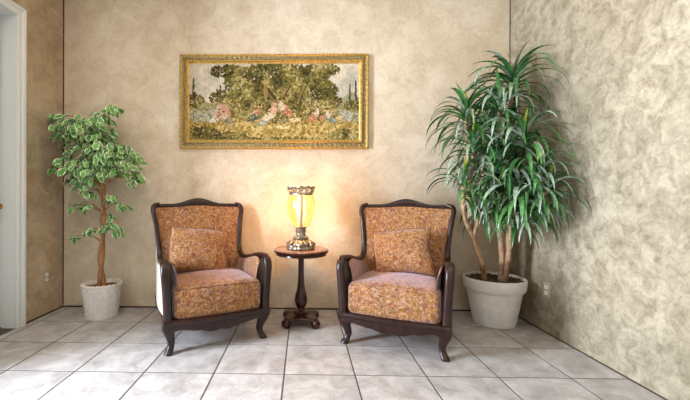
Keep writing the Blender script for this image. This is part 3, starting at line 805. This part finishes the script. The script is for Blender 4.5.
# --- dracaena
DX, DY = 1.605, 3.065
drac = thing('potted_dracaena', 'tall bushy dracaena with long strap leaves in a pale grey pot', 'plant', (DX, DY, 0))
M['pot'] = NT('pale_pot'); kk = M['pot']; nz = kk.noise(kk.coord('Object'), 18, 4, .6)
M['pot'] = kk.set(kk.ramp(nz, [(.3, lin((216, 211, 202))), (.7, lin((232, 228, 221)))]), .55)
q = MB(); q.lathe([(.150, 0), (.158, .004), (.164, .02), (.212, .288), (.226, .290), (.232, .298), (.242, .372), (.240, .384), (.230, .388), (.222, .380), (.216, .34), (.05, .33)], 64, cap1=True); q.build('pot', M['pot'], drac, True, 40)
k = NT('bark_mulch'); n = k.noise(k.coord('Object'), 60, 3, .6)
M['mulch'] = k.set(k.ramp(n, [(.3, lin((46, 32, 22))), (.55, lin((92, 66, 44))), (.75, lin((140, 110, 78)))]), .85)
q = MB(); q.lathe([(.001, .358), (.06, .36), (.12, .358), (.18, .356), (.220, .352)], 40, fn=lambda r, z, a, i, k: (r, z + .006 * math.sin(9 * a + 50 * r)), cap0=False, cap1=False)
so = q.build('soil', M['mulch'], drac)
q = MB()
for _ in range(420):
    a, r = random.random() * 6.283, .215 * math.sqrt(random.random()); L, w_ = random.uniform(.010, .022), random.uniform(.005, .010)
    m4 = Matrix.Translation((r * math.cos(a), r * math.sin(a), .363)) @ Matrix.Rotation(random.random() * 6.28, 4, 'Z') @ Matrix.Rotation(random.uniform(-.5, .5), 4, 'Y')
    q.add([m4 @ Vector((x * L, y * w_, z * .004)) for z in (-1, 1) for y in (-1, 1) for x in (-1, 1)], [(0, 2, 3, 1), (4, 5, 7, 6), (0, 1, 5, 4), (2, 6, 7, 3), (0, 4, 6, 2), (1, 3, 7, 5)])
o = q.build('bark_chips', M['mulch'], drac, False); o['kind'] = 'stuff'

k = NT('cane_bark'); n = k.noise(k.coord('Object', (1, 1, .35)), 30, 5, .65); ring = k.noise(k.coord('Object', (.2, .2, 3)), 22, 2, .5)
M['cane'] = k.set(k.mix(.15, k.ramp(n, [(.3, lin((130, 92, 62))), (.55, lin((190, 150, 112))), (.75, lin((214, 186, 150)))]), k.ramp(ring, [(.4, lin((106, 78, 54))), (.6, lin((196, 172, 142)))])), .75); k.bump(n, .5, .006)
# crowns: pixel of the growing point, depth, number of leaves, size
HEADS = [((513, 84), 2.93, 62, 1.0, 'c'), ((466, 118), 2.86, 50, .84, 'a'), ((525, 142), 2.66, 52, .88, 'c'), ((464, 186), 2.74, 46, .74, 'a'),
         ((519, 190), 2.64, 48, .9, 'c'), ((495, 130), 3.0, 50, .95, 'b'), ((539, 172), 2.58, 42, .72, 'c'), ((490, 168), 2.86, 46, .85, 'a'), ((534, 204), 2.66, 42, .74, 'c'),
         ((500, 108), 2.8, 40, .85, 'b'), ((482, 204), 2.8, 36, .78, 'a'), ((508, 160), 2.74, 40, .85, 'b'), ((474, 150), 2.80, 42, .80, 'a'), ((516, 212), 2.66, 36, .7, 'c'), ((549, 190), 2.50, 30, .6, 'c'), ((497, 194), 2.75, 36, .74, 'b')]
def loc(p): return Vector((p.x - DX, p.y - DY, p.z))
base = {'a': Vector((-.085, -.02, .35)), 'b': Vector((.022, -.060, .35)), 'c': Vector((.045, -.075, .35))}
knee = {'a': loc(at(474, 240, 2.99)), 'b': loc(at(500, 235, 2.98)), 'c': loc(at(510, 225, 2.93))}
for hd, dep, nl, sz, cn in HEADS:
    tip = loc(at(hd[0], hd[1], dep)); k0 = knee[cn]
    mid = (k0 * .45 + tip * .55) + Vector((random.uniform(-.03, .03), random.uniform(.0, .05), -.03))
    P = catmull([base[cn], base[cn] * .5 + k0 * .5 + Vector((.012, 0, 0)), k0, mid, tip], 6)
    n = len(P); q = MB(); q.tube(P, [.023 - .010 * i / n + .002 * math.sin(i * 1.7) for i in range(n)], 10, (.9, .1, .2)); q.build('cane', M['cane'], drac)

def strap_mesh(L, Wd, p0, p1, mat, fold=.3, twist=0.0):
    n = 9; vs = []; x = z = 0.0; ds = L / n
    for i in range(n + 1):
        s = i / n; ph = p0 + (p1 - p0) * s ** 1.25
        if i: x += ds * math.sin(ph); z += ds * math.cos(ph)
        w = Wd * min(1, .5 + 2.2 * s) * (1 - max(0, (s - .45) / .55) ** 1.8) + .0006
        tw = twist * s
        nx, nz_ = -math.cos(ph), math.sin(ph)           # leaf upper normal in the bend plane
        for e in (-1, 0, 1):
            lift = (abs(e) * w * fold)
            vs.append((x + nx * lift + e * w * math.sin(tw) * nx, e * w * math.cos(tw), z + nz_ * lift + e * w * math.sin(tw) * nz_))
    fs = []
    for i in range(n):
        for e in (0, 1):
            a = i * 3 + e; fs.append((a, a + 1, a + 4, a + 3))
    me = bpy.data.meshes.new('leaf'); me.from_pydata(vs, [], fs); me.materials.append(mat)
    me.polygons.foreach_set('use_smooth', [True] * len(fs)); return me
R_ = math.radians
LV = []
for p0, p1, L in ((5, 40, .30), (8, 75, .36), (15, 110, .42), (22, 135, .46), (30, 150, .48), (38, 160, .50), (48, 165, .50), (58, 168, .48), (70, 172, .46), (85, 176, .42), (100, 178, .38), (34, 140, .44), (62, 160, .44)):
    for mi in range(3):
        LV.append((p0, strap_mesh(L, random.uniform(.0145, .0205), R_(p0), R_(p1), DM[mi], random.uniform(.2, .5), random.uniform(-.5, .5))))
YV = [(p0, strap_mesh(L, .015, R_(p0), R_(p1), DM[3], .35)) for p0, p1, L in ((4, 30, .26), (10, 60, .30), (20, 90, .34))]
cands = []
for hi, (hd, dep, nl, sz, cn) in enumerate(HEADS):
    tip = at(hd[0], hd[1], dep); az = random.random() * 6.28
    for i in range(nl):
        u = i / nl
        young = i < (2 if hi % 3 == 0 else 1)
        pool = YV if young else LV
        want = 4 + 96 * u ** .9
        for tr_ in range(40):
            az += 2.4 + random.uniform(-.4, .4)
            if tr_ > 12: want = max(4, want * .9)
            p0, me = min(pool, key=lambda t: abs(t[0] - want) + random.uniform(0, 14))
            sc = sz * random.uniform(.82, 1.10)
            pos = tip + Vector((0, 0, .05 - .15 * u))
            tilt = Matrix.Rotation(random.uniform(-.15, .15), 3, 'X')
            M3 = tilt @ Matrix.Rotation(az, 3, 'Z')
            ok = True
            for v in me.vertices:
                w = pos + (M3 @ v.co) * sc
                cl_x = (w.x - CHR[0]) * math.cos(TR) + (w.y - CHR[1]) * math.sin(TR); cl_y = -(w.x - CHR[0]) * math.sin(TR) + (w.y - CHR[1]) * math.cos(TR)
                if w.x > XR - .012 or w.y > YW - .02 or (abs(cl_x) < .41 and abs(cl_y) < .43 and w.z < 1.05): ok = False; break
            if ok:
                cands.append((me, pos, M3.to_euler(), sc, M3)); break
cands.sort(key=lambda c: (c[1] + c[4] @ c[0].vertices[15].co * c[3]).y)
rest = MB()
for i, (me, pos, eu, sc, M3) in enumerate(cands):
    if i < 300:
        o = link('leaf', me, drac); o.location = pos - Vector((DX, DY, 0)); o.rotation_euler = eu; o.scale = (sc,) * 3
    else:
        mi = DM.index(me.materials[0])
        rest.add([pos - Vector((DX, DY, 0)) + (M3 @ v.co) * sc for v in me.vertices], [tuple(p.vertices) for p in me.polygons], mi)
if rest.v:
    o = rest.build('back_foliage', DM, drac); o['kind'] = 'stuff'

# --- ficus in a wicker basket
FX, FY = -1.765, 3.13
fic = thing('potted_ficus', 'slender variegated ficus tree in a white wicker basket by the left wall', 'plant', (FX, FY, 0))
k = NT('white_wicker'); n = k.noise(k.coord('Object'), 45, 4, .6)
M['wicker'] = k.set(k.ramp(n, [(.3, lin((220, 212, 200))), (.55, lin((236, 231, 222))), (.75, lin((243, 240, 233)))]), .65)
NS, NR = 120, 44
prof = [(.124 + .029 * (i / NR) ** 1.1, .282 * i / NR) for i in range(NR + 1)]
def weave(r, z, a, i, k):
    if i in (0, NR): return r, z
    row = (i - 1) // 2; ph = (k / 5.0) * math.pi + (math.pi if row % 2 else 0)
    return r + .008 * math.sin(ph) + (.004 if i % 2 else -.004), z
q = MB(); q.lathe(prof, NS, fn=weave, cap0=True, cap1=False)
q.lathe([(.153, .282), (.147, .280), (.142, .255), (.138, .248)], 48, cap0=False, cap1=False)
q.build('basket', M['wicker'], fic)
for ph in (0, math.pi):
    P = [((.152 + .006 * math.cos(11 * a + ph)) * math.cos(a), (.152 + .006 * math.cos(11 * a + ph)) * math.sin(a), .284 + .006 * math.sin(11 * a + ph)) for a in [2 * math.pi * i / 140 for i in range(140)]]
    q = MB(); q.tube(P, .0065, 7, closed=True); q.build('rim_braid', M['wicker'], fic)
k = NT('moss'); n = k.noise(k.coord('Object'), 40, 4, .7)
M['moss'] = k.set(k.ramp(n, [(.3, lin((82, 56, 30))), (.6, lin((150, 110, 62)))]), .9); k.bump(n, .8, .01)
q = MB(); q.lathe([(.001, .272), (.06, .272), (.11, .267), (.143, .260)], 32, fn=lambda r, z, a, i, k: (r, z + .005 * math.sin(7 * a + 40 * r)), cap0=False, cap1=False); q.build('soil', M['moss'], fic)
def locf(p): return Vector((p.x - FX, p.y - FY, p.z))
k = NT('ficus_bark'); n = k.noise(k.coord('Object', (1, 1, .3)), 34, 5, .6)
M['bark'] = k.set(k.ramp(n, [(.3, lin((104, 68, 40))), (.6, lin((164, 118, 72))), (.8, lin((194, 152, 104)))]), .7); k.bump(n, .5, .006)
axis = [Vector((0, 0, .255)), locf(at(101, 262, FY)), locf(at(103, 235, FY)), locf(at(103, 205, FY)), locf(at(103, 178, FY)), locf(at(100, 150, FY)), locf(at(97, 125, FY))]
AX = catmull(axis, 8)
for ph in (0, math.pi):
    n = len(AX); P = []
    for i, p in enumerate(AX):
        u = i / n; rad = .013 * (1 - .6 * u) if u > .05 else .016
        ang = ph + 17 * u; P.append(p + Vector((rad * math.cos(ang), rad * math.sin(ang), 0)))
    q = MB(); q.tube(P, [.021 - .013 * i / n for i in range(n)], 9, (.9, .2, .1)); q.build('trunk', M['bark'], fic)
# leaf clusters: pixel, pixel radii, leaf count
CL = [((80, 128), 24, 15, 62), ((94, 122), 18, 10, 30), ((66, 138), 12, 12, 22), ((88, 148), 24, 14, 60), ((112, 152), 22, 10, 46), ((78, 165), 20, 12, 46), ((122, 164), 18, 13, 46), ((98, 172), 22, 10, 40),
      ((130, 156), 9, 14, 18), ((134, 178), 7, 8, 10), ((58, 122), 9, 5, 8), ((52, 116), 5, 3, 4), ((114, 109), 7, 4, 10), ((106, 115), 7, 5, 10), ((72, 178), 10, 7, 12), ((84, 182), 12, 6, 12), ((50, 168), 5, 2, 4),
      ((72, 206), 6, 5, 5), ((84, 205), 8, 6, 8), ((112, 198), 6, 6, 7), ((122, 204), 6, 5, 5), ((110, 226), 7, 6, 10), ((118, 230), 4, 5, 4), ((89, 230), 5, 4, 4), ((77, 236), 5, 4, 4), ((108, 216), 4, 3, 3), ((104, 134), 12, 10, 26), ((100, 160), 16, 10, 26), ((90, 190), 12, 5, 10)]
GM = leaf_mats('ficus_green', [((48, 108, 38), (86, 152, 60)), ((68, 134, 48), (116, 178, 78))], .4) + leaf_mats('ficus_margin', [((222, 224, 186), (240, 238, 212))], .45)
def ficus_leaf(L, Wd, gi, bend):
    n = 6; vs = []; fs = []; mi = []
    for i in range(n + 1):
        s = i / n; w = Wd * (math.sin(math.pi * min(1, s * .96 + .02)) ** .75) * (1 - .25 * s) + .0004
        x = L * s; z = -bend * L * s * s
        inner = w * (.76 + .12 * math.sin(i * 2.1 + L * 900))
        if i in (0, n): inner = w * .5
        for y in (-w, -inner, 0, inner, w): vs.append((x, y, z + abs(y) * .28))
    for i in range(n):
        for e in range(4):
            a = i * 5 + e; fs.append((a, a + 1, a + 6, a + 5)); mi.append(1 if e in (0, 3) else 0)
    me = bpy.data.meshes.new('leaf'); me.from_pydata(vs, [], fs); me.materials.append(GM[gi]); me.materials.append(GM[2])
    me.polygons.foreach_set('material_index', mi); me.polygons.foreach_set('use_smooth', [True] * len(fs)); return me
FL = [ficus_leaf(random.uniform(.056, .076), random.uniform(.021, .028), i % 2, random.uniform(.1, .45)) for i in range(10)]
pts = []
for (c0, rx, ry, n) in CL:
    dep = min(FY + random.uniform(-.06, .06), 3.2)
    cen = at(c0[0], c0[1], dep); cl = locf(cen)
    # twig from the trunk to the cluster
    j = min(range(len(AX)), key=lambda i: (AX[i] - cl).length + .35 * max(0, AX[i].z - cl.z + .05) * 4)
    st = AX[j]; mid = st * .5 + cl * .5 + Vector((0, 0, .035))
    q = MB(); P = catmull([st, mid, cl], 5); q.tube(P, [.0075 - .005 * i / len(P) for i in range(len(P))], 6, (.3, .9, .2)); q.build('twig', M['bark'], fic)
    k_ = dep / F
    for _ in range(int(n * 1.7)):
        for tr_ in range(30):
            a = random.random() * 6.283; b = math.acos(random.uniform(-1, 1)); r = random.random() ** .4
            dx, dz, dy = rx * k_ * r * math.sin(b) * math.cos(a), ry * k_ * r * math.sin(b) * math.sin(a), min(.20, rx * k_ * 1.1) * r * math.cos(b)
            p = cen + Vector((dx, dy, dz))
            me = random.choice(FL); out = Vector((dx, dy, dz * .3)) + (p - at(98, 150, FY)) * .4
            nrm = (Vector((out.x * 1.2, out.y - .35, .42)).normalized() + Vector((random.gauss(0, .45), random.gauss(0, .45), random.gauss(0, .45)))).normalized()
            dr = Vector((out.x, out.y, -.25)).normalized() + Vector((random.gauss(0, .5), random.gauss(0, .4), random.gauss(0, .35)))
            dr = (dr - nrm * dr.dot(nrm)).normalized(); sd = nrm.cross(dr)
            M3 = Matrix((dr, sd, nrm)).transposed()
            sc = random.uniform(.85, 1.15)
            if all((w := p + (M3 @ v.co) * sc).x > XL + .012 and w.y < YW - .015 for v in me.vertices):
                pts.append((me, p, M3, sc)); break
pts.sort(key=lambda c: c[1].y)
rest = MB()
for i, (me, p, M3, sc) in enumerate(pts):
    if i < 300:
        o = link('leaf', me, fic); o.location = p - Vector((FX, FY, 0)); o.rotation_euler = M3.to_euler(); o.scale = (sc,) * 3
    else:
        n0 = len(rest.f)
        rest.add([p - Vector((FX, FY, 0)) + (M3 @ v.co) * sc for v in me.vertices], [tuple(f.vertices) for f in me.polygons])
        gi = GM.index(me.materials[0])
        for j, f in enumerate(me.polygons): rest.m[n0 + j] = 2 if f.material_index else gi
if rest.v:
    o = rest.build('back_foliage', GM, fic); o['kind'] = 'stuff'
